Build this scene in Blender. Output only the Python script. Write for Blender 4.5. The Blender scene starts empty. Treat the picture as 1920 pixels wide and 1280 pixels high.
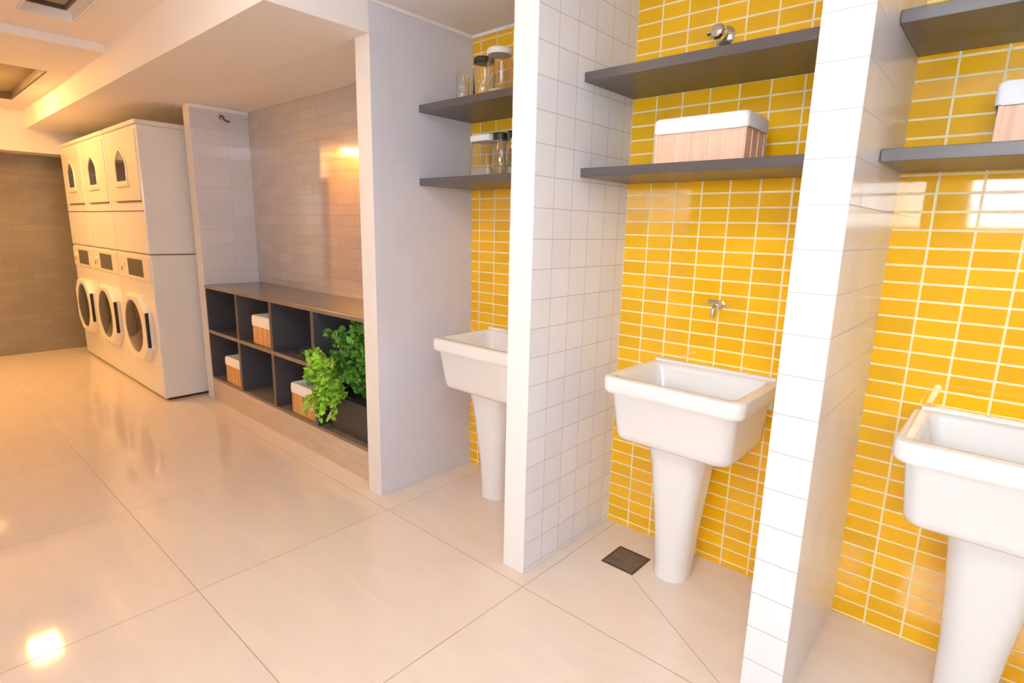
import bpy, bmesh, math, random
from mathutils import Vector, Matrix
random.seed(7)
S = bpy.context.scene
C = S.collection
R = math.radians

# ---------------------------------------------------------------- camera
cam_d = bpy.data.cameras.new('camera'); cam = bpy.data.objects.new('camera', cam_d); C.objects.link(cam)
rot = Matrix.Rotation(R(41.437), 4, 'Z') @ Matrix.Rotation(R(78.174), 4, 'X') @ Matrix.Rotation(R(1.313), 4, 'Z')
cam.matrix_world = Matrix.Translation((-0.253, -1.507, 1.32)) @ rot
cam_d.sensor_fit = 'HORIZONTAL'; cam_d.sensor_width = 36; cam_d.lens = 1052.994*36/1920
cam_d.shift_x = -4.601/1920; cam_d.shift_y = 9.119/1920; cam_d.clip_start = 0.02
S.camera = cam

# ---------------------------------------------------------------- daylight and exposure
W = bpy.data.worlds.new('daylight'); S.world = W; W.use_nodes = True
bg = W.node_tree.nodes['Background']; bg.inputs[0].default_value = (0.80, 0.90, 1.0, 1); bg.inputs[1].default_value = 25.0
S.view_settings.view_transform = 'Standard'; S.view_settings.look = 'None'; S.view_settings.gamma = 1.0
S.view_settings.use_curve_mapping = False
S.cycles.max_bounces = 16; S.cycles.diffuse_bounces = 9; S.cycles.transmission_bounces = 14
S.view_settings.exposure = 0.24
LAMP_WARM, LAMP_MID, FILL_COOL, LAMP_GOLD = 19.0, 8.5, 13.0, 165.0      # emission strengths of the ceiling lamps; the cool one is an added fill

# ---------------------------------------------------------------- materials
def mat(name, col, rough=.5, metal=0, spec=.5, bump=0, bscale=60, coat=0, emis=None, es=0, trans=0, ior=1.45, var=0, vscale=3, vs=(1,1,1)):
    m = bpy.data.materials.new(name); m.use_nodes = True
    nt = m.node_tree; b = nt.nodes['Principled BSDF']
    b.inputs['Base Color'].default_value = (*col, 1); b.inputs['Roughness'].default_value = rough
    b.inputs['Metallic'].default_value = metal; b.inputs['Specular IOR Level'].default_value = spec
    b.inputs['Coat Weight'].default_value = coat; b.inputs['Coat Roughness'].default_value = .05
    b.inputs['Transmission Weight'].default_value = trans; b.inputs['IOR'].default_value = ior
    if emis: b.inputs['Emission Color'].default_value = (*emis, 1); b.inputs['Emission Strength'].default_value = es
    tc = nt.nodes.new('ShaderNodeTexCoord')
    if var:
        mp = nt.nodes.new('ShaderNodeMapping'); mp.inputs['Scale'].default_value = vs
        n = nt.nodes.new('ShaderNodeTexNoise'); n.inputs['Scale'].default_value = vscale; n.inputs['Detail'].default_value = 5
        nt.links.new(tc.outputs['Object'], mp.inputs['Vector']); nt.links.new(mp.outputs[0], n.inputs['Vector'])
        r = nt.nodes.new('ShaderNodeMapRange'); r.inputs[1].default_value = .3; r.inputs[2].default_value = .7
        nt.links.new(n.outputs['Fac'], r.inputs[0])
        mx = nt.nodes.new('ShaderNodeMix'); mx.data_type = 'RGBA'
        mx.inputs[6].default_value = tuple(c*(1-var) for c in col)+(1,); mx.inputs[7].default_value = tuple(min(1, c*(1+var)) for c in col)+(1,)
        nt.links.new(r.outputs[0], mx.inputs[0]); nt.links.new(mx.outputs[2], b.inputs['Base Color'])
    if bump:
        n = nt.nodes.new('ShaderNodeTexNoise'); n.inputs['Scale'].default_value = bscale
        nt.links.new(tc.outputs['Object'], n.inputs['Vector'])
        bp = nt.nodes.new('ShaderNodeBump'); bp.inputs['Strength'].default_value = bump; bp.inputs['Distance'].default_value = .002
        nt.links.new(n.outputs['Fac'], bp.inputs['Height']); nt.links.new(bp.outputs[0], b.inputs['Normal'])
    return m

def tile(name, col, grout, A, pA, oA, B, pB, oB, w=.004, rough=.1, spec=.5, var=.04, brick=0, wave=.15, gfade=1.0, coat=0, segs=(), vein=0, wA=None):
    """glazed tiles: joints at oA + k*pA along axis A and oB + k*pB along axis B (metres)"""
    m = bpy.data.materials.new(name); m.use_nodes = True
    nt = m.node_tree; N = nt.nodes; L = nt.links; b = N['Principled BSDF']
    geo = N.new('ShaderNodeNewGeometry'); sep = N.new('ShaderNodeSeparateXYZ'); L.new(geo.outputs['Position'], sep.inputs[0])
    def M(op, a, c=None, d=None):
        n = N.new('ShaderNodeMath'); n.operation = op
        for i, v in enumerate((a, c, d)):
            if v is None: continue
            if isinstance(v, (int, float)): n.inputs[i].default_value = v
            else: L.new(v, n.inputs[i])
        return n.outputs[0]
    a = sep.outputs['XYZ'.index(A)]; c = sep.outputs['XYZ'.index(B)]
    vB = M('DIVIDE', M('SUBTRACT', c, oB), pB); iB = M('FLOOR', vB); fB = M('FRACT', vB)
    vA = M('DIVIDE', M('SUBTRACT', a, oA), pA)
    if brick: vA = M('ADD', vA, M('MULTIPLY', M('MODULO', iB, 2.0), .5))
    iA = M('FLOOR', vA); fA = M('FRACT', vA)
    dA = M('MULTIPLY', M('MINIMUM', fA, M('SUBTRACT', 1.0, fA)), pA)
    dB = M('MULTIPLY', M('MINIMUM', fB, M('SUBTRACT', 1.0, fB)), pB)
    if wA: dA = M('MULTIPLY', dA, w/wA)
    dist = M('MINIMUM', dA, dB)
    for (x0, y0, x1, y1, wd) in segs:      # extra cut lines
        lx, ly = x1-x0, y1-y0; ln = math.hypot(lx, ly)
        px = M('SUBTRACT', a, x0); py = M('SUBTRACT', c, y0)
        t = M('MINIMUM', M('MAXIMUM', M('DIVIDE', M('ADD', M('MULTIPLY', px, lx), M('MULTIPLY', py, ly)), ln*ln), 0.0), 1.0)
        ex = M('SUBTRACT', px, M('MULTIPLY', t, lx)); ey = M('SUBTRACT', py, M('MULTIPLY', t, ly))
        dd = M('SQRT', M('ADD', M('MULTIPLY', ex, ex), M('MULTIPLY', ey, ey)))
        dist = M('MINIMUM', dist, M('MULTIPLY', dd, w/wd))
    mr = N.new('ShaderNodeMapRange'); mr.interpolation_type = 'SMOOTHSTEP'
    mr.inputs[1].default_value = w*.35; mr.inputs[2].default_value = w*.65; L.new(dist, mr.inputs[0])
    fac = mr.outputs[0]
    cx = N.new('ShaderNodeCombineXYZ'); L.new(iA, cx.inputs[0]); L.new(iB, cx.inputs[1])
    wn = N.new('ShaderNodeTexWhiteNoise'); wn.noise_dimensions = '3D'; L.new(cx.outputs[0], wn.inputs['Vector'])
    v = wn.outputs['Value']
    if vein:
        ns = N.new('ShaderNodeTexNoise'); ns.inputs['Scale'].default_value = 2.2; ns.inputs['Detail'].default_value = 8; ns.inputs['Distortion'].default_value = 1.6
        ad = N.new('ShaderNodeVectorMath'); ad.operation = 'ADD'; L.new(geo.outputs['Position'], ad.inputs[0])
        sc = N.new('ShaderNodeVectorMath'); sc.operation = 'SCALE'; L.new(wn.outputs['Color'], sc.inputs[0]); sc.inputs[3].default_value = 9.0
        L.new(sc.outputs[0], ad.inputs[1])
        mpv = N.new('ShaderNodeMapping'); mpv.inputs['Scale'].default_value = (1, 3.2, 1); mpv.inputs['Rotation'].default_value = (0, 0, .5)
        L.new(ad.outputs[0], mpv.inputs[0]); L.new(mpv.outputs[0], ns.inputs['Vector'])
        v = M('ADD', M('MULTIPLY', v, .3), M('MULTIPLY', ns.outputs['Fac'], .7))
    mx = N.new('ShaderNodeMix'); mx.data_type = 'RGBA'
    mx.inputs[6].default_value = tuple(q*(1-var) for q in col)+(1,); mx.inputs[7].default_value = tuple(min(1, q*(1+var)) for q in col)+(1,)
    L.new(v, mx.inputs[0])
    m2 = N.new('ShaderNodeMix'); m2.data_type = 'RGBA'; m2.inputs[6].default_value = (*grout, 1)
    L.new(fac, m2.inputs[0]); L.new(mx.outputs[2], m2.inputs[7]); L.new(m2.outputs[2], b.inputs['Base Color'])
    rr = N.new('ShaderNodeMapRange'); rr.inputs[3].default_value = .6; rr.inputs[4].default_value = rough
    L.new(fac, rr.inputs[0]); L.new(rr.outputs[0], b.inputs['Roughness'])
    b.inputs['Specular IOR Level'].default_value = spec; b.inputs['Coat Weight'].default_value = coat; b.inputs['Coat Roughness'].default_value = .04
    ns2 = N.new('ShaderNodeTexNoise'); ns2.inputs['Scale'].default_value = 9; ns2.inputs['Detail'].default_value = 1
    L.new(geo.outputs['Position'], ns2.inputs['Vector'])
    h = M('ADD', M('MULTIPLY', fac, 1.0), M('MULTIPLY', ns2.outputs['Fac'], wave*4))
    bp = N.new('ShaderNodeBump'); bp.inputs['Strength'].default_value = .35; bp.inputs['Distance'].default_value = .0012
    L.new(h, bp.inputs['Height']); L.new(bp.outputs[0], b.inputs['Normal'])
    return m

YEL = (.88, .475, .008); YG = (.95, .80, .48)
m_y = {'left': tile('yellow_tile_left', YEL, YG, 'X', .1075, -2.441+.06, 'Z', .0534, 1.466-.0534*30, w=.0062, rough=.07, var=.07),
       'centre': tile('yellow_tile_centre', YEL, YG, 'X', .1075, -1.405, 'Z', .0534, 1.466-.0534*30, w=.0062, rough=.07, var=.07),
       'right': tile('yellow_tile_right', YEL, YG, 'X', .1065, -.572, 'Z', .0534, 1.45-.0534*30, w=.0062, rough=.05, var=.07)}
WT = (.80, .81, .87); GR = (.42, .41, .42)
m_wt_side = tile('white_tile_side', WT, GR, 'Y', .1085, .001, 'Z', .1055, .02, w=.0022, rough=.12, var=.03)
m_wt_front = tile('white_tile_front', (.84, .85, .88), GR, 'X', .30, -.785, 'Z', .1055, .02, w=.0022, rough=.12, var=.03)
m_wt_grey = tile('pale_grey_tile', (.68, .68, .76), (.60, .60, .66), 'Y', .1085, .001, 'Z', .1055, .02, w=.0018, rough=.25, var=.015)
m_cab_wall = tile('greige_brick_tile', (.52, .465, .43), (.28, .23, .22), 'X', .2, -4.6, 'Z', .0665, .845, w=.0024, rough=.06, var=.05, brick=1, wave=.1, spec=.8, coat=1.0)
m_w0_wall = tile('pale_brick_tile', (.70, .68, .73), (.48, .45, .47), 'Y', .4, .9, 'Z', .1, .062, w=.0022, rough=.1, var=.03, brick=1)
m_far = tile('taupe_brick_tile', (.29, .25, .20), (.20, .16, .13), 'Y', .2, 0, 'Z', .066, 0, w=.003, rough=.12, var=.06, brick=1)
m_gold = tile('amber_tile', (.80, .42, .05), (.20, .10, .02), 'Y', .078, 0, 'Z', .12, 0, w=.014, rough=.1, var=.1)
m_opp = tile('opposite_white_tile', (.66, .63, .62), (.45, .43, .42), 'X', .2, 0, 'Z', .1, 0, w=.003, rough=.2, var=.03, brick=1)
m_floor = tile('beige_porcelain', (.75, .64, .55), (.40, .31, .25), 'X', .85, -2.313+.0, 'Y', .835, -.893, w=.0034, rough=.06, var=.10, vein=1, wave=.002,
               segs=((-1.19, .28, -.70, -.02, .003),))
m_paint = mat('white_paint', (.80, .78, .76), .55, bump=.1, bscale=200)
m_ceil = mat('ceiling_paint', (.88, .86, .85), .7, bump=.1, bscale=150)
m_trim = mat('white_trim', (.88, .88, .88), .4)
m_porc = mat('white_porcelain', (.86, .855, .85), .10, coat=.5)
m_chrome = mat('chrome', (.75, .74, .72), .12, metal=1)
m_darkhole = mat('dark_opening', (.03, .028, .025), .6)
m_lam = mat('grey_laminate', (.105, .087, .082), .30, bump=.05, var=.06, vscale=8, vs=(1, 8, 8))
m_lamtop = mat('taupe_laminate', (.22, .175, .135), .22, var=.08, vscale=6, vs=(1, 8, 8))
m_lamin = mat('charcoal_laminate', (.075, .072, .082), .4, var=.06, vscale=8)
m_kick = mat('beige_stone_base', (.58, .46, .36), .35, var=.10, vscale=5, vs=(1, 1, 8))
m_mach = mat('white_enamel', (.80, .78, .76), .28, coat=.2)
m_machp = mat('cream_panel', (.78, .72, .64), .3)
m_seal = mat('door_ring_plastic', (.82, .79, .74), .3)
m_dglass = mat('smoked_glass', (.035, .035, .038), .05, coat=.5)
m_disp = mat('dark_olive_display', (.09, .085, .055), .15, coat=.3)
m_black = mat('black_plastic', (.02, .018, .018), .35)
m_steel = mat('brushed_steel', (.17, .15, .145), .42, metal=.6, bump=.4, bscale=90, var=.3, vscale=14, vs=(1, 5, 1))
m_rust = mat('worn_bronze_frame', (.12, .08, .055), .5, metal=.5)
m_glass = mat('clear_glass', (.97, .97, .96), .02, trans=1, ior=1.45)
m_white = mat('white_lid', (.88, .88, .88), .35)
m_blid = mat('black_lid', (.02, .02, .022), .25, coat=.3)
m_salt = mat('pale_powder', (.80, .74, .62), .8)
m_amber = mat('pale_amber_contents', (.72, .52, .22), .5)
m_cloth = mat('white_cloth', (.86, .86, .88), .85, bump=.5, bscale=120)
m_wicker = mat('peach_wicker', (.86, .54, .38), .6, var=.13, vscale=4, vs=(9, 9, .3), bump=.3, bscale=90)
m_wickerd = mat('honey_wicker', (.66, .36, .13), .6, var=.18, vscale=6, vs=(14, 14, .4), bump=.5, bscale=90)
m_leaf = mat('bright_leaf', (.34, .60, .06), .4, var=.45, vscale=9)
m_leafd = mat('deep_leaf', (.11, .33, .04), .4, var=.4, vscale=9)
m_stem = mat('stem', (.12, .20, .05), .6)
m_planter = mat('charcoal_planter', (.028, .03, .038), .4)
m_soil = mat('soil', (.05, .035, .02), .9, bump=1)
m_recess = mat('shade_panel', (.42, .36, .24), .6)
m_dkframe_groove = mat('bronze_frame_groove_shade', (.12, .09, .085), .5)  # frames, and the painted shade of the dryer grooves
m_winframe = mat('white_window_frame', (.8, .8, .8), .4)
def lamp_mat(n, col, s): return mat(n, (.9, .9, .9), .5, emis=col, es=s)

# ---------------------------------------------------------------- mesh helpers
def root_of(o):
    while o.parent: o = o.parent
    return o
def obj(name, bm, m, parent=None, kind=None, smooth=False, bevel=0, label=None, seg=2):
    if parent is not None:
        bmesh.ops.translate(bm, verts=bm.verts, vec=-Vector(root_of(parent).location))
    bmesh.ops.recalc_face_normals(bm, faces=bm.faces)
    me = bpy.data.meshes.new(name); bm.to_mesh(me); bm.free()
    for mm in (m if isinstance(m, (list, tuple)) else [m]): me.materials.append(mm)
    o = bpy.data.objects.new(name, me); C.objects.link(o)
    if parent is not None: o.parent = parent
    if kind: o['kind'] = kind
    if label: o['label'] = label
    if bevel:
        b = o.modifiers.new('bevel', 'BEVEL'); b.width = bevel; b.segments = seg; b.limit_method = 'ANGLE'; b.harden_normals = False
    if smooth:
        for p in me.polygons: p.use_smooth = True
        me.set_sharp_from_angle(angle=R(42))
    return o
def thing(name, label, cat, loc, group=None):
    o = bpy.data.objects.new(name, None); C.objects.link(o); o.location = loc; o.empty_display_size = .05
    o['label'] = label; o['category'] = cat
    if group: o['group'] = group
    return o
def tag(o, label, cat, group=None):
    o['label'] = label; o['category'] = cat
    if group: o['group'] = group
    return o
def struct(name, bm, m, **k): return obj(name, bm, m, kind='structure', **k)
def box(bm, x0, x1, y0, y1, z0, z1):
    v = [bm.verts.new((x, y, z)) for x in (x0, x1) for y in (y0, y1) for z in (z0, z1)]
    for f in ((0,1,3,2), (4,6,7,5), (0,4,5,1), (2,3,7,6), (0,2,6,4), (1,5,7,3)): bm.faces.new([v[i] for i in f])
    return v
def B(*boxes):
    bm = bmesh.new()
    for b in boxes: box(bm, *b)
    return bm
def rrect(cx, cy, w, d, r, n=6):
    r = min(r, w/2-1e-4, d/2-1e-4); pts = []
    for (sx, sy, a0) in ((1, 1, 0), (-1, 1, 90), (-1, -1, 180), (1, -1, 270)):
        for k in range(n+1):
            a = R(a0+90*k/n); pts.append((cx+sx*(w/2-r)+r*math.cos(a), cy+sy*(d/2-r)+r*math.sin(a)))
    return pts
def loft(bm, rings, cap0=True, cap1=True):
    """rings: list of lists of 3D points, equal counts"""
    vr = [[bm.verts.new(p) for p in ring] for ring in rings]
    n = len(vr[0])
    for a, b in zip(vr, vr[1:]):
        for i in range(n): bm.faces.new((a[i], a[(i+1) % n], b[(i+1) % n], b[i]))
    if cap0: bm.faces.new(vr[0])
    if cap1: bm.faces.new(vr[-1])
def lathe(bm, cx, cy, prof, n=32, cap0=True, cap1=True, axis='Z', base=(0, 0, 0)):
    rings = []
    for (r, h) in prof:
        ring = []
        for k in range(n):
            a = 2*math.pi*k/n; u, v = r*math.cos(a), r*math.sin(a)
            if axis == 'Z': ring.append((cx+u, cy+v, h))
            elif axis == 'Y': ring.append((cx+u, h, cy+v))
            else: ring.append((h, cx+u, cy+v))
        rings.append(ring)
    loft(bm, rings, cap0, cap1)
def tube(bm, pts, r, n=12, rr=None):
    rings = []
    for i, p in enumerate(pts):
        p = Vector(p); t = (Vector(pts[min(i+1, len(pts)-1)])-Vector(pts[max(i-1, 0)])).normalized()
        up = Vector((0, 0, 1)) if abs(t.z) < .9 else Vector((1, 0, 0))
        a = t.cross(up).normalized(); b = t.cross(a)
        q = rr[i] if rr else r
        rings.append([tuple(p+a*q*math.cos(2*math.pi*k/n)+b*q*math.sin(2*math.pi*k/n)) for k in range(n)])
    loft(bm, rings)

# ---------------------------------------------------------------- the room
X0A, X0B, X1A, X1B, X2A, X2B, X3A = -2.548, -2.441, -1.618, -1.511, -.675, -.565, .245
D, ZS, ZC, ZH, ZL = .607, 2.111, 2.246, 2.322, 2.276
YB = -.445; DC = .458; XW0, XW = -4.776, -4.665; XF = -7.47; XH = -7.15; YO = -2.8; XR = 1.3; YW = .057
TOP = 2.62
struct('floor', B((XF-.15, XR+.1, YO-.15, .8, -.1, 0)), m_floor)
struct('wall_back_left_niche', B((X0B, X1A, D, D+.1, 0, TOP)), m_y['left'])
struct('wall_back_centre_niche', B((X1B, X2A, D, D+.1, 0, TOP)), m_y['centre'])
struct('wall_back_right_niche', B((X2B, X3A, D, D+.1, 0, TOP)), m_y['right'])
def partition(name, x0, x1, y0, y1, z1, mf, ms):
    bm = B((x0, x1, y0, y1, 0, z1)); bmesh.ops.recalc_face_normals(bm, faces=bm.faces)
    for f in bm.faces: f.material_index = 1 if abs(f.normal.x) > .5 else 0
    return struct(name, bm, [mf, ms], bevel=.003)
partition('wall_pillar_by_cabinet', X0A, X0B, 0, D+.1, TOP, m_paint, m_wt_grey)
partition('wall_partition_centre', X1A, X1B, 0, D+.1, TOP, m_trim, m_wt_side)
partition('wall_partition_right', X2A, X2B, 0, D+.1, TOP, m_wt_front, m_wt_side)
partition('wall_partition_end', X3A, X3A+.11, 0, D+.1, TOP, m_wt_front, m_wt_side)
struct('wall_back_cabinet', B((XW, X0A, DC, D+.1, 0, TOP)), m_cab_wall)
partition('wall_pillar_by_machines', XW0, XW, YW, D+.1, ZS+.1, m_paint, m_w0_wall)
struct('wall_back_machines', B((XF, XW0, D, D+.1, 0, TOP)), m_paint)
struct('wall_left', B((XF-.12, XF, -1.64, D+.1, 0, TOP)), m_far)
struct('wall_left_amber', B((XF-.12, XH, YO, -1.64, 0, TOP)), m_gold)
struct('wall_left_header', B((XF, XH, -1.639, D, 1.905, TOP)), m_paint, bevel=.004)
# opposite wall behind the camera, with two high windows
wins = ((-1.22, -.98), (-.62, .62))
WZ0, WZ1 = 1.38, 1.92
bm = bmesh.new(); xs = [XF-.12, wins[0][0], wins[0][1], wins[1][0], wins[1][1], XR+.1]
for a in (0, 2, 4): box(bm, xs[a], xs[a+1], YO-.1, YO, 0, TOP)
for a in (1, 3): box(bm, xs[a], xs[a+1], YO-.1, YO, 0, WZ0); box(bm, xs[a], xs[a+1], YO-.1, YO, WZ1, TOP)
struct('wall_front', bm, m_opp)
struct('wall_right', B((XR, XR+.1, YO, D+.1, 0, TOP)), m_paint)
struct('wall_back_end', B((X3A+.11, XR, D-.4, D+.1, 0, TOP)), m_paint)
for i, (a, b_) in enumerate(wins):
    bm = B((a, b_, YO-.07, YO-.03, WZ0, WZ0+.03), (a, b_, YO-.07, YO-.03, WZ1-.03, WZ1), (a, a+.03, YO-.07, YO-.03, WZ0, WZ1), (b_-.03, b_, YO-.07, YO-.03, WZ0, WZ1))
    if i: box(bm, (a+b_)/2-.015, (a+b_)/2+.015, YO-.07, YO-.03, WZ0, WZ1)
    struct('window_%d' % (i+1), bm, m_winframe)
# ceilings
R1 = (-4.13, -3.30, -.885, -.648)          # slot of the near ceiling light
R2 = (-6.72, -5.29, -1.25, -.575)        # recess of the far ceiling light
def holed(x0, x1, y0, y1, h, z0, z1):
    a, b_, c, d_ = h
    return ((x0, a, y0, y1, z0, z1), (b_, x1, y0, y1, z0, z1), (a, b_, y0, c, z0, z1), (a, b_, d_, y1, z0, z1))
struct('ceiling', B(*holed(-4.45, XR+.1, YO-.1, YB, R1, ZH, ZH+.12)), m_ceil)
struct('ceiling_far', B(*holed(XF, -4.45, YO-.1, YB, R2, ZL, ZL+.12)), m_ceil)
bm = B((XF, X0B, YB, -.0005, ZS, TOP), (XF, X0A-.0005, 0, D, ZS, TOP)); struct('ceiling_soffit', bm, m_ceil)
struct('ceiling_niches', B((X0B, XR+.1, YB, D+.05, ZC, ZC+.12)), m_ceil)
struct('ceiling_upper', B((XF-.1, XR+.1, YO-.1, D+.1, TOP-.02, TOP+.06)), m_ceil)
# thin white mouldings along wall tops
struct('trim_1', B((XW, XW+.008, YW, DC, ZS-.022, ZS)), m_trim)
struct('trim_2', B((X0B, X0B+.01, .0, D, ZC-.014, ZC)), m_trim)
struct('trim_3', B((X0B+.01, X1A, D-.01, D, ZC-.014, ZC)), m_trim)

# ---------------------------------------------------------------- ceiling lights
def recessed(name, label, h, z, depth, ledge, lamp, lm, panel):
    a, b_, c, d_ = h
    t = thing(name, label, 'ceiling light', ((a+b_)/2, (c+d_)/2, z))
    e = .002; w = .012
    obj('housing', B((a+e, a+w, c+e, d_-e, z, z+depth), (b_-w, b_-e, c+e, d_-e, z, z+depth), (a+w, b_-w, c+e, c+w, z, z+depth), (a+w, b_-w, d_-w, d_-e, z, z+depth)), m_trim if ledge else m_dkframe_groove, t)
    if ledge:
        obj('inner_ledge', B((a+w, a+w+ledge, c+w, d_-w, z+depth-.012, z+depth), (b_-w-ledge, b_-w, c+w, d_-w, z+depth-.012, z+depth),
                             (a+w+ledge, b_-w-ledge, c+w, c+w+ledge*.6, z+depth-.012, z+depth), (a+w+ledge, b_-w-ledge, d_-w-ledge*.6, d_-w, z+depth-.012, z+depth)), m_paint, t)
    if ledge:
        g = ledge+w
        obj('dark_rim', B((a+g, a+g+.012, c+g*.75, d_-g*.75, z+depth-.02, z+depth), (b_-g-.012, b_-g, c+g*.75, d_-g*.75, z+depth-.02, z+depth),
                          (a+g+.012, b_-g-.012, c+g*.75, c+g*.75+.01, z+depth-.02, z+depth), (a+g+.012, b_-g-.012, d_-g*.75-.01, d_-g*.75, z+depth-.02, z+depth)), m_dkframe_groove, t)
    obj('shade_panel', B((a+w, b_-w, c+w, d_-w, z+depth+.001, z+depth+.012)), panel, t)
    if lamp:
        (p, q, u, v) = lamp
        obj('diffuser', B((p, q, u, v, z+depth-.03, z+depth-.002)), lm, t, label='lit rectangular diffuser')
    return t
recessed('recessed_light', 'narrow white-rimmed ceiling light slot, nearest the camera', R1, ZH, .055, .04, None, None, m_recess)
recessed('recessed_light', 'wide dark-framed ceiling light recess beyond the ceiling step', R2, ZL, .055, 0, (-6.17, -5.90, -1.09, -.91), lamp_mat('warm_lamp', (1, .55, .17), LAMP_WARM*6), m_recess)
def panel_light(label, x, y, z, w, d_, lm, h=.055):
    t = thing('ceiling_box_light', label, 'ceiling light', (x, y, z))
    obj('mounting_plate', B((x-w/2-.015, x+w/2+.015, y-d_/2-.015, y+d_/2+.015, z-.012, z-.0005)), m_trim, t, bevel=.002)
    obj('diffuser', B((x-w/2, x+w/2, y-d_/2, y+d_/2, z-h, z-.0125)), lm, t, bevel=.01)
panel_light('warm white ceiling box light above the corridor facing the open shelving', -2.3, -1.35, ZH, .5, .5, lamp_mat('mid_lamp', (1, .80, .58), LAMP_MID))
panel_light('added cool white fill box above the floor before the right niche', -.55, -1.25, ZH, .6, .5, lamp_mat('cool_fill', (.84, .92, 1), FILL_COOL))  # added unseen fill; its glowing sides brighten the bulkhead and upright faces
panel_light('amber ceiling box light in the far corner by the amber tiles', -6.92, -2.05, ZL, .09, .55, lamp_mat('gold_lamp', (1, .60, .20), LAMP_GOLD))

# ---------------------------------------------------------------- shelves
def shelf(label, x0, x1, z, group='grey wall shelves above the laundry sinks'):
    e = .0015
    o = obj('wall_shelf', B((x0+e, x1-e, .261, D-e, z, z+.032)), m_lam, bevel=.0015)
    tag(o, label, 'shelf', group); return o
shelf('dark grey upper wall shelf in the left niche, holding glass jars', X0B, X1A, 1.838)
shelf('dark grey lower wall shelf in the left niche, under the other shelf', X0B, X1A, 1.511)
shelf('dark grey upper wall shelf in the centre niche, with nothing on it', X1B, X2A, 1.838)
shelf('dark grey lower wall shelf in the centre niche, under the large wicker basket', X1B, X2A, 1.511)
shelf('dark upper wall shelf in the right niche at the top corner', X2B, X3A, 1.838)
shelf('lower wall shelf in the right niche, holding the partly cut-off basket', X2B, X3A, 1.511)
Z_UP, Z_LO = 1.8705, 1.5435

# ---------------------------------------------------------------- laundry sinks
def sink(label, cx, bracket=False, mark=False):
    t = thing('laundry_sink', label, 'sink', (cx, .40, 0), 'white pedestal laundry sinks')
    zr = .803; W_, y0, y1 = .518, .198, D-.002; cy = (y0+y1)/2; Dp = y1-y0
    def ring(w, d_, z, r, dy=0, dz=0): return [(x, y, z+dz*(y1-y)/Dp) for x, y in rrect(cx, cy+dy, w, d_, r, 8)]
    bm = bmesh.new()
    rings = [ring(.34, .26, .560, .05, .01), ring(.415, .325, .562, .045, .01), ring(.430, .338, .570, .045, .008), ring(.436, .345, .588, .045, .006), ring(.462, .378, .742, .04, 0),
             ring(.472, .384, .746, .04), ring(W_-.016, Dp-.010, .744, .04), ring(W_-.004, Dp-.002, .750, .04), ring(W_, Dp, .758, .04), ring(W_, Dp, zr-.012, .04), ring(W_-.006, Dp-.006, zr-.003, .038),
             ring(W_-.02, Dp-.02, zr, .034), ring(W_-.075, Dp-.075, zr, .03, -.004), ring(W_-.088, Dp-.088, zr-.006, .03, -.004), ring(W_-.10, Dp-.10, zr-.02, .03, -.004),
             ring(W_-.16, Dp-.16, .65, .04), ring(W_-.20, Dp-.20, .625, .04), ring(.05, .05, .62, .02)]
    loft(bm, rings)
    # small raised ledge along the wall
    ba = obj('basin', bm, m_porc, t, smooth=True)
    obj('wall_ledge', B((cx-W_/2+.02, cx+W_/2-.02, D-.03, D-.002, zr-.004, zr+.010)), m_porc, t, bevel=.004, seg=3)
    dr = bmesh.new(); lathe(dr, cx, cy, [(.018, .6205), (.022, .6225), (.022, .624), (.015, .624)], 20); obj('drain_cover', dr, m_chrome, ba, smooth=True)
    bm = bmesh.new(); px = cx-.008; rings = []
    for z, w, d_, yc in ((0, .134, .15, .425), (.05, .136, .15, .425), (.2, .152, .163, .422), (.35, .178, .183, .415), (.48, .206, .205, .407), (.5595, .228, .225, .400)):
        rings.append([(x, y, z) for x, y in rrect(px-.012*(1-z/.56), yc, w, d_, .06 if w < .2 else .07, 8)])
    loft(bm, rings); obj('pedestal', bm, m_porc, t, smooth=True)
    if bracket: obj('bracket', B((cx+W_/2-.035, cx+W_/2-.020, D-.05, D-.004, .70, .75)), m_porc, t, bevel=.003)
    if mark:
        bm = bmesh.new(); lathe(bm, cx+.075, .735, [(.012, .552), (.012, .546), (.009, .546)], 16, axis='Y'); obj('overflow_hole', bm, m_black, t, label='small dark overflow hole')
    return t
sink('white ceramic laundry sink on pedestal, half hidden by the centre partition', -2.04)
sink('white ceramic laundry sink on pedestal in the centre niche, fully in view', -1.076, bracket=True)
sink('white ceramic laundry sink on pedestal cut by the right edge', -.170, mark=True)

# ---------------------------------------------------------------- taps
t = thing('wall_tap', 'small chrome wall tap above the centre sink', 'tap', (-1.097, D, 1.044))
x, z = -1.076, 1.054
bm = bmesh.new(); lathe(bm, x, z, [(.018, D-.001), (.018, D-.006), (.011, D-.009), (.010, D-.05)], 24, axis='Y'); obj('tap_body', bm, m_chrome, t, smooth=False, bevel=.001)
bm = bmesh.new(); tube(bm, [(x, D-.045, z), (x, D-.06, z-.002), (x, D-.07, z-.012), (x, D-.073, z-.03), (x, D-.073, z-.042)], .008); obj('spout', bm, m_chrome, t, smooth=True)
obj('handle', B((x-.022, x+.024, D-.075, D-.05, z+.006, z+.024)), m_chrome, t, bevel=.004, seg=3)
t = thing('shutoff_valve', 'round chrome shut-off valve above the empty top shelf of the centre niche', 'valve', (-1.165, D, 2.012))
x, z = -1.152, 2.004
bm = bmesh.new(); lathe(bm, x, z, [(.034, D-.001), (.034, D-.004), (.026, D-.010), (.014, D-.014), (.012, D-.035)], 28, axis='Y'); obj('wall_plate', bm, m_chrome, t, smooth=True)
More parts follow.
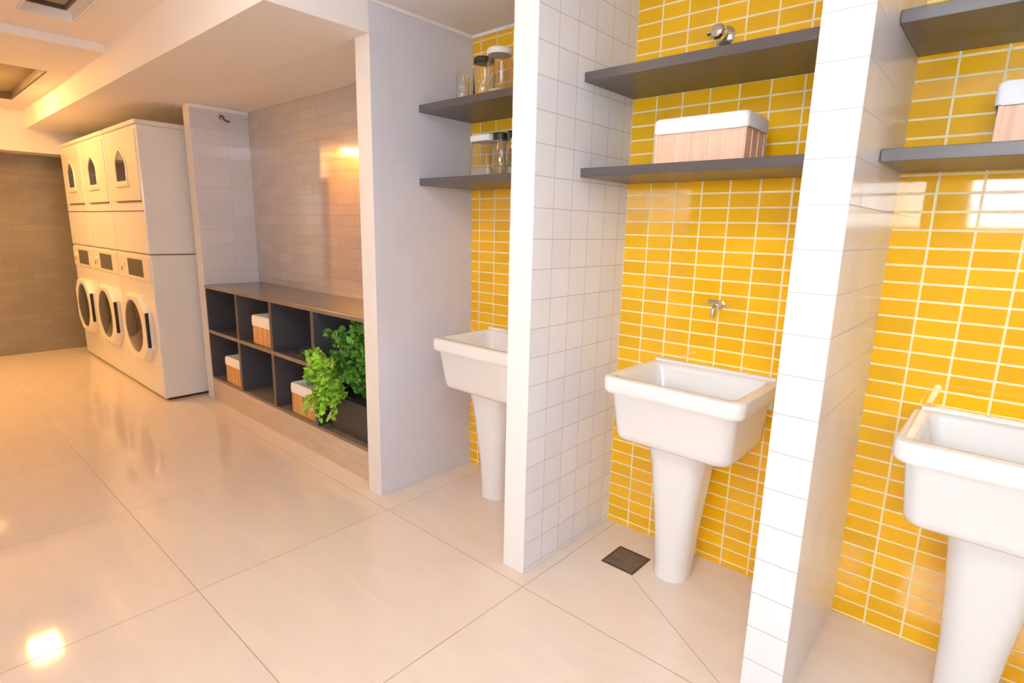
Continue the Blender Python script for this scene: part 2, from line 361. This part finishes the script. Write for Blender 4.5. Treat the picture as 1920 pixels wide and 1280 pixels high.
bm = bmesh.new(); lathe(bm, x-.002, z, [(.016, D-.032), (.024, D-.036), (.028, D-.05), (.027, D-.07), (.020, D-.080), (.008, D-.083)], 10, axis='Y'); obj('valve_handle', bm, m_chrome, t, smooth=False)
bm = bmesh.new(); lathe(bm, D-.055, z+.004, [(.010, x-.026), (.010, x-.042), (.006, x-.044)], 16, axis='X'); obj('side_cap', bm, m_chrome, t, smooth=True)
# small hook on the pillar beside the machines
t = thing('wall_hook', 'small dark metal hook high on the tiled pillar beside the machines', 'hook', (XW, .263, 2.045))
bm = bmesh.new(); lathe(bm, .263, 2.052, [(.018, XW+.001), (.018, XW+.005), (.008, XW+.008)], 16, axis='X'); obj('hook_plate', bm, m_chrome, t, smooth=True)
bm = bmesh.new(); tube(bm, [(XW+.005, .263, 2.052), (XW+.03, .262, 2.055), (XW+.045, .262, 2.045), (XW+.048, .272, 2.025), (XW+.05, .305, 2.02)], .007); obj('hook_arm', bm, m_rust, t, smooth=True)

# ---------------------------------------------------------------- floor drain
t = thing('floor_drain', 'square worn metal floor drain cover beside the centre pedestal', 'drain', (-1.27, .365, 0))
x0, x1, y0, y1 = -1.342, -1.198, .292, .440
obj('drain_frame', B((x0, x1, y0, y0+.010, 0, .003), (x0, x1, y1-.010, y1, 0, .003), (x0, x0+.010, y0+.010, y1-.010, 0, .003), (x1-.010, x1, y0+.010, y1-.010, 0, .003)), m_rust, t)
obj('drain_plate', B((x0+.010, x1-.010, y0+.010, y1-.010, 0, .0022)), m_steel, t)

# ---------------------------------------------------------------- baskets
def basket(label, x0, x1, y0, y1, z, h, lin, mw, group, taper=.0):
    t = thing('wicker_basket', label, 'basket', ((x0+x1)/2, (y0+y1)/2, z), group)
    cx, cy, w, d_ = (x0+x1)/2, (y0+y1)/2, x1-x0, y1-y0
    bm = bmesh.new(); rings = []
    n = 14
    def col(k, z_): return [(x, y, z_) for x, y in rrect(cx, cy, w-taper*(1-k)*2, d_-taper*(1-k)*2, .012, 3)]
    ts = [0, .05, .3, .6, 1]
    rings = [col(k, z+h*k*.985) for k in ts]
    rings += [[(cx+(x-cx)*(1-.012/w*2), cy+(y-cy)*(1-.012/d_*2), z_) for (x, y, z_) in col(1, z+h*.985)]]
    rings += [[(cx+(x-cx)*(1-.014/w*2), cy+(y-cy)*(1-.014/d_*2), z+.012) for (x, y, z_) in col(1, 0)]]
    loft(bm, rings)
    # vertical staves standing a little proud of the weave
    k = max(4, int(w/.06))
    for i in range(k+1):
        xx = x0+taper+.006+(w-2*taper-.012)*i/k
        box(bm, xx-.005, xx+.005, y0+taper*.6-.0025, y0+taper*.6+.004, z+.003, z+h-lin)
    k2 = max(3, int(d_/.05))
    for i in range(k2+1):
        yy = y0+taper+.006+(d_-2*taper-.012)*i/k2
        box(bm, x1-taper*.6-.004, x1-taper*.6+.0025, yy-.005, yy+.005, z+.003, z+h-lin)
    obj('basket_body', bm, mw, t)
    # cloth liner folded over the rim
    bm = bmesh.new(); rings = []
    def cl(off, z_, wob=0):
        p = rrect(cx, cy, w+2*off, d_+2*off, .016, 5)
        return [(x, y, z_+wob*math.sin(i*1.7)+wob*.6*math.sin(i*.6)) for i, (x, y) in enumerate(p)]
    rings = [cl(.0035, z+h-lin, .0012), cl(.008, z+h-lin+.001, .0012), cl(.0085, z+h-lin*.5), cl(.007, z+h-.004), cl(.002, z+h+.003), cl(-.008, z+h+.003), cl(-.016, z+h-.008), cl(-.018, z+.05)]
    loft(bm, rings, cap0=False, cap1=True)
    obj('cloth_liner', bm, m_cloth, t, smooth=True)
    return t
basket('large peach wicker basket with white cloth rim on the centre niche shelf', -1.236, -.935, .305, .48, Z_LO, .141, .045, m_wicker, 'wicker baskets with white cloth liners')
basket('peach wicker basket with white cloth rim, cut off at the right edge', -.352, -.03, .42, .58, Z_LO, .160, .055, m_wicker, 'wicker baskets with white cloth liners')

# ---------------------------------------------------------------- jars
def jar(label, cx, cy, z, r, h, lidh, ml, fill=0, mf=None, square=False, group='glass jars on the left niche shelves'):
    t = thing('glass_jar', label, 'jar', (cx, cy, z), group)
    hb = h-lidh; w = .003
    def rg(q, zz):
        if square: return [(x, y, zz) for x, y in rrect(cx, cy, 2*q, 2*q, q*.3, 5)]
        return [(cx+q*math.cos(2*math.pi*k/28), cy+q*math.sin(2*math.pi*k/28), zz) for k in range(28)]
    bm = bmesh.new()
    loft(bm, [rg(r*.9, z), rg(r, z+.006), rg(r, z+hb*.80), rg(r*.86, z+hb*.9), rg(r*.86, z+hb), rg(r*.86-w, z+hb), rg(r*.86-w, z+hb*.9), rg(r-w, z+hb*.79), rg(r-w, z+.010), rg(r*.85, z+.006)])
    obj('jar_body', bm, m_glass, t, smooth=True)
    if ml:
        bm = bmesh.new(); loft(bm, [rg(r*.93, z+hb-.004), rg(r*.97, z+hb-.002), rg(r*.97, z+h-.006), rg(r*.90, z+h), rg(r*.3, z+h+.001)])
        obj('jar_lid', bm, ml, t)
    if fill:
        bm = bmesh.new(); loft(bm, [rg(r-w-.0015, z+.012), rg(r-w-.0015, z+fill), rg(r*.4, z+fill+.004)])
        obj('jar_contents', bm, mf, t, smooth=True)
    return t
jar('small open glass jar of white powder, leftmost on the upper shelf', -2.222, .335, Z_UP, .028, .125, 0, None, .03, m_salt)
jar('tall glass jar with dark lid on the upper shelf', -2.175, .42, Z_UP, .048, .190, .020, m_blid, .03, m_salt)
jar('wide glass jar with white domed lid on the upper shelf, by the partition', -2.058, .40, Z_UP, .058, .202, .022, m_white, .035, m_salt)
jar('square glass jar with flat white lid on the lower shelf', -2.172, .45, Z_LO, .066, .192, .026, m_white, .045, m_salt, square=True)
jar('slim glass jar with black lid on the lower shelf, right beside the white-lidded jar', -2.062, .42, Z_LO, .038, .190, .024, m_blid, .045, m_amber)
jar('glass jar with black lid on the lower shelf, half behind the partition', -1.978, .42, Z_LO, .038, .190, .024, m_blid, .04, m_salt)

# ---------------------------------------------------------------- open shelving unit
x0, x1, y0, y1 = XW+.002, X0A-.002, YW, DC-.002
t = thing('open_shelving_unit', 'low grey open shelving with square bays between the two pillars', 'shelving unit', ((x0+x1)/2, (y0+y1)/2, 0))
obj('worktop', B((x0, x1, y0-.004, y1, .845, .870)), m_lamtop, t, bevel=.003)
obj('plinth', B((x0, x1, y0+.001, y1, 0, .160)), m_kick, t, bevel=.002)
obj('bottom_board', B((x0, x1, y0+.006, y1, .1605, .178)), m_lamtop, t)
obj('back_panel', B((x0, x1, y1-.012, y1, .1785, .8445)), m_lamin, t)
divs = (-4.144, -3.651, -3.146)
def upright(a, b_):
    f = obj('divider', B((a, b_, y0+.004, y1-.0125, .1785, .8445)), m_lamin, t)
    obj('divider_edge', B((a, b_, y0, y0+.004, .1785, .8445)), m_lam, f)
upright(x0, x0+.014)
for dv in divs: upright(dv-.016, dv+.016)
upright(x1-.014, x1)
edges = [x0+.014]+[v for dv in divs for v in (dv-.016, dv+.016)]
for k in range(3):
    f = obj('middle_shelf', B((edges[2*k]+.0003, edges[2*k+1]-.0003, y0+.004, y1-.0125, .516, .540)), m_lamin, t)
    obj('shelf_edge', B((edges[2*k]+.0003, edges[2*k+1]-.0003, y0, y0+.004, .516, .540)), m_lamtop, f)
gb = 'small honey wicker boxes in the open shelving'
basket('honey wicker box with cream cloth rim in an upper bay', -3.965, -3.70, .085, .34, .5405, .185, .065, m_wickerd, gb)
basket('honey wicker box with cream cloth rim in the lower bay nearest the machines', -4.46, -4.20, .085, .34, .1785, .185, .055, m_wickerd, gb)
basket('honey wicker box with cream cloth rim in the lower bay beside the plant', -3.48, -3.175, .085, .34, .1785, .185, .055, m_wickerd, gb)

# ---------------------------------------------------------------- potted plant
t = thing('potted_plant', 'bushy bright green plant in a charcoal trough beside the pillar', 'plant', (-2.82, .22, .1785))
px0, px1, py0, py1, pz = -3.085, -2.575, .085, .33, .1785
bm = bmesh.new()
cxp, cyp = (px0+px1)/2, (py0+py1)/2
loft(bm, [[(x, y, z_) for x, y in rrect(cxp, cyp, w, d_, .012, 3)] for z_, w, d_ in ((pz, .47, .21), (pz+.21, .51, .245), (pz+.21, .49, .225), (pz+.17, .485, .22))])
obj('trough', bm, m_planter, t)
obj('soil', B((px0+.015, px1-.015, py0+.015, py1-.015, pz+.172, pz+.188)), m_soil, t)
def leaf(bm, p, d_, n, L_, Wd, cup=.2):
    d_ = d_.normalized(); s = d_.cross(n).normalized(); n = s.cross(d_).normalized()
    mid = [p, p+d_*L_*.35+n*L_*.05, p+d_*L_*.7+n*L_*.03, p+d_*L_-n*L_*.08]
    wd = [.06, .5, .42, .02]
    v = [[bm.verts.new(q+s*Wd*k*sg-n*abs(sg)*0+n*Wd*cup*abs(sg)*k) if sg else bm.verts.new(q) for sg in (-1, 0, 1)] for q, k in zip(mid, wd)]
    for a, b_ in zip(v, v[1:]):
        for i in (0, 1): bm.faces.new((a[i], a[i+1], b_[i+1], b_[i]))
def rv(a=1.0): return Vector((random.uniform(-a, a), random.uniform(-a, a), random.uniform(-a, a)))
def bush(name, base, tips, mleaf, lsize, per):
    bl = bmesh.new(); bs = bmesh.new()
    for tip in tips:
        a = Vector(base(tip)); b_ = Vector(tip); c = (a+b_)/2+Vector((0, 0, .06+random.random()*.05))
        pts = [a*(1-u)**2+c*2*u*(1-u)+b_*u*u for u in [i/7 for i in range(8)]]
        tube(bs, [tuple(p) for p in pts], .002, 5)
        for i in range(1, 8):
            tdir = (pts[i]-pts[i-1]).normalized()
            for k in range(per):
                p = pts[i]+rv(.014)
                dd = (tdir*.5+rv(.9)+Vector((0, -.25, .15))).normalized()
                leaf(bl, p, dd, (Vector((0, -.5, .8))+rv(.6)).normalized(), lsize*random.uniform(.7, 1.25), lsize*random.uniform(.5, .75))
    obj('stems', bs, m_stem, t, smooth=True)
    return obj('foliage', bl, mleaf, t, label=name)
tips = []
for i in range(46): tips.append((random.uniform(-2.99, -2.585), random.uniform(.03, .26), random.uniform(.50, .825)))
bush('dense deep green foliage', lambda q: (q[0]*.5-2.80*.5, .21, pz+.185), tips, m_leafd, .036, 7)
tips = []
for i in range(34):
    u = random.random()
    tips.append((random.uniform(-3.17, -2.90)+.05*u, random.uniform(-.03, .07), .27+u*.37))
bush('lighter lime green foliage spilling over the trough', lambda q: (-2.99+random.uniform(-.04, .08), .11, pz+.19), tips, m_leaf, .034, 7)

# ---------------------------------------------------------------- stacked laundry machines
YM = -.218; YR = .50; ZM = 1.083; ZT = 1.990
cols = [(-5.636, -4.852, 'nearest the pillar', 'nearest the camera'), (-6.420, -5.656, 'in the middle stack', 'in the middle'), (-7.139, -6.422, 'in the farthest stack', 'at the far end')]
def oval(cx, cz, a, b_, y, n=48, p=2.0):
    out = []
    for k in range(n):
        th = 2*math.pi*k/n; c, s = math.cos(th), math.sin(th)
        out.append((cx+a*math.copysign(abs(c)**(2/p), c), y, cz+b_*math.copysign(abs(s)**(2/p), s)))
    return out
def octo(cx, cz, a, b_, y, ch=.42, n=48):
    out = []
    for k in range(n):
        th = 2*math.pi*k/n; c, s = math.cos(th), math.sin(th)
        q = 1/max(abs(c), abs(s), (abs(c)+abs(s))/(2-ch))
        out.append((cx+a*c*q, y, cz+b_*s*q))
    return out
def washer(x0, x1, tx):
    t = thing('washing_machine', 'white front-loading washing machine '+tx+', under a dryer', 'washing machine', ((x0+x1)/2, .14, 0), 'front-loading washers in a row')
    obj('base_gap', B((x0+.02, x1-.02, YM+.03, YR-.02, 0, .018)), m_black, t)
    obj('cabinet', B((x0, x1, YM, YR, .018, ZM-.006)), m_mach, t, bevel=.008)
    w = x1-x0
    pn = obj('control_panel', B((x0+.012, x1-.012, YM-.008, YM+.004, .885, 1.058)), m_machp, t, bevel=.004)
    cx = (x0+x1)/2
    obj('display', B((cx-.125, cx+.235*w/.8, YM-.011, YM-.004, .908, 1.036)), m_disp, pn, bevel=.012, seg=3)
    bm = bmesh.new(); lathe(bm, cx-.22, .985, [(.022, YM-.0085), (.022, YM-.020), (.016, YM-.024)], 20, axis='Y'); obj('dial', bm, m_seal, pn, smooth=False)
    obj('coin_slot', B((cx-.30, cx-.285, YM-.010, YM-.004, .93, .965)), m_black, pn)
    dz = .520; dx = cx-.005; a, b_ = .30*w/.8, .248
    bm = bmesh.new()
    loft(bm, [octo(dx, dz, a, b_, YM-.001), octo(dx, dz, a*.985, b_*.985, YM-.026), octo(dx, dz, a*.93, b_*.93, YM-.046), oval(dx-.03, dz, a*.76, b_*.86, YM-.044), oval(dx-.03, dz, a*.72, b_*.82, YM-.040), oval(dx-.03, dz, a*.71, b_*.81, YM-.02)], cap1=False)
    d_ = obj('door', bm, m_seal, t, label='cream octagonal door ring')
    bm = bmesh.new(); rings = []
    for q, yy in ((.72, -.022), (.715, -.036), (.64, -.048), (.42, -.056), (.12, -.060)): rings.append(oval(dx-.03, dz, a*q, b_*q*1.17, YM+yy))
    loft(bm, rings); obj('door_glass', bm, m_dglass, d_, smooth=True)
    obj('door_handle', B((dx+a*.965, dx+a*.965+.012, YM-.044, YM-.022, dz-.125, dz+.135)), m_black, d_, bevel=.003)
    obj('hinge', B((dx-a-.012, dx-a+.006, YM-.022, YM-.002, dz-.06, dz+.06)), m_machp, d_, bevel=.003)
    return t
def dryer(x0, x1, tx):
    t = thing('tumble_dryer', 'white tumble dryer with small arched window, stacked on the washer '+tx, 'dryer', ((x0+x1)/2, .14, ZM), 'tumble dryers stacked on the washers')
    cx = (x0+x1)/2; w = x1-x0
    obj('cabinet', B((x0, x1, YM-.004, YR, ZM, ZT-.032)), m_mach, t, bevel=.008)
    obj('top_cap', B((x0-.004 if False else x0, x1, YM-.012, YR, ZT-.031, ZT)), m_mach, t, bevel=.007, seg=3)
    # upper front door panel with arched opening frame
    pn = obj('door_panel', B((x0+.05, x1-.03, YM-.010, YM-.003, 1.455, 1.93)), m_machp, t, bevel=.004)
    obj('groove_shade', B((x0+.01, x1-.005, YM-.0075, YM-.003, 1.380, 1.386)), m_dkframe_groove, t)  # groove drawn as a thin strip, its shade put into the dark colour
    obj('short_groove_shade', B((cx-.20, x1-.035, YM-.013, YM-.003, 1.446, 1.454)), m_dkframe_groove, t)  # shorter groove under the panel, its shade likewise painted dark
    wc = cx-.015; z0, z1, hw = 1.597, 1.815, .118*w/.8
    def arch(s, y, zo=0):
        pts = [(wc-hw*s, z0-zo), (wc-hw*s*1.04, z0+.11)]
        for k in range(1, 6):
            u = k/6; pts.append((wc-hw*s*(1.04-u**1.7), z0+.11+(z1-z0-.11+zo)*u**.9))
        pts.append((wc, z1+zo)); pts += [(2*wc-a, b_) for a, b_ in reversed(pts[:-1])]
        return [(a, y, b_) for a, b_ in pts]
    bm = bmesh.new(); loft(bm, [arch(1.22, YM-.0105, .022), arch(1.18, YM-.017, .018), arch(1.04, YM-.018, .004), arch(1.0, YM-.012, 0)], cap0=True, cap1=False)
    f = obj('window_surround', bm, m_seal, pn)
    bm = bmesh.new(); loft(bm, [arch(1.0, YM-.0115), arch(1.0, YM-.0135)]); obj('window_glass', bm, m_dglass, pn)
    obj('sill', B((wc-hw*1.4, wc+hw*1.35, YM-.024, YM-.010, z0-.040, z0-.027)), m_seal, pn, bevel=.002)
    return t
for (a, b_, tx, ty) in cols:
    washer(a, b_, ty); dryer(a, b_, ty)
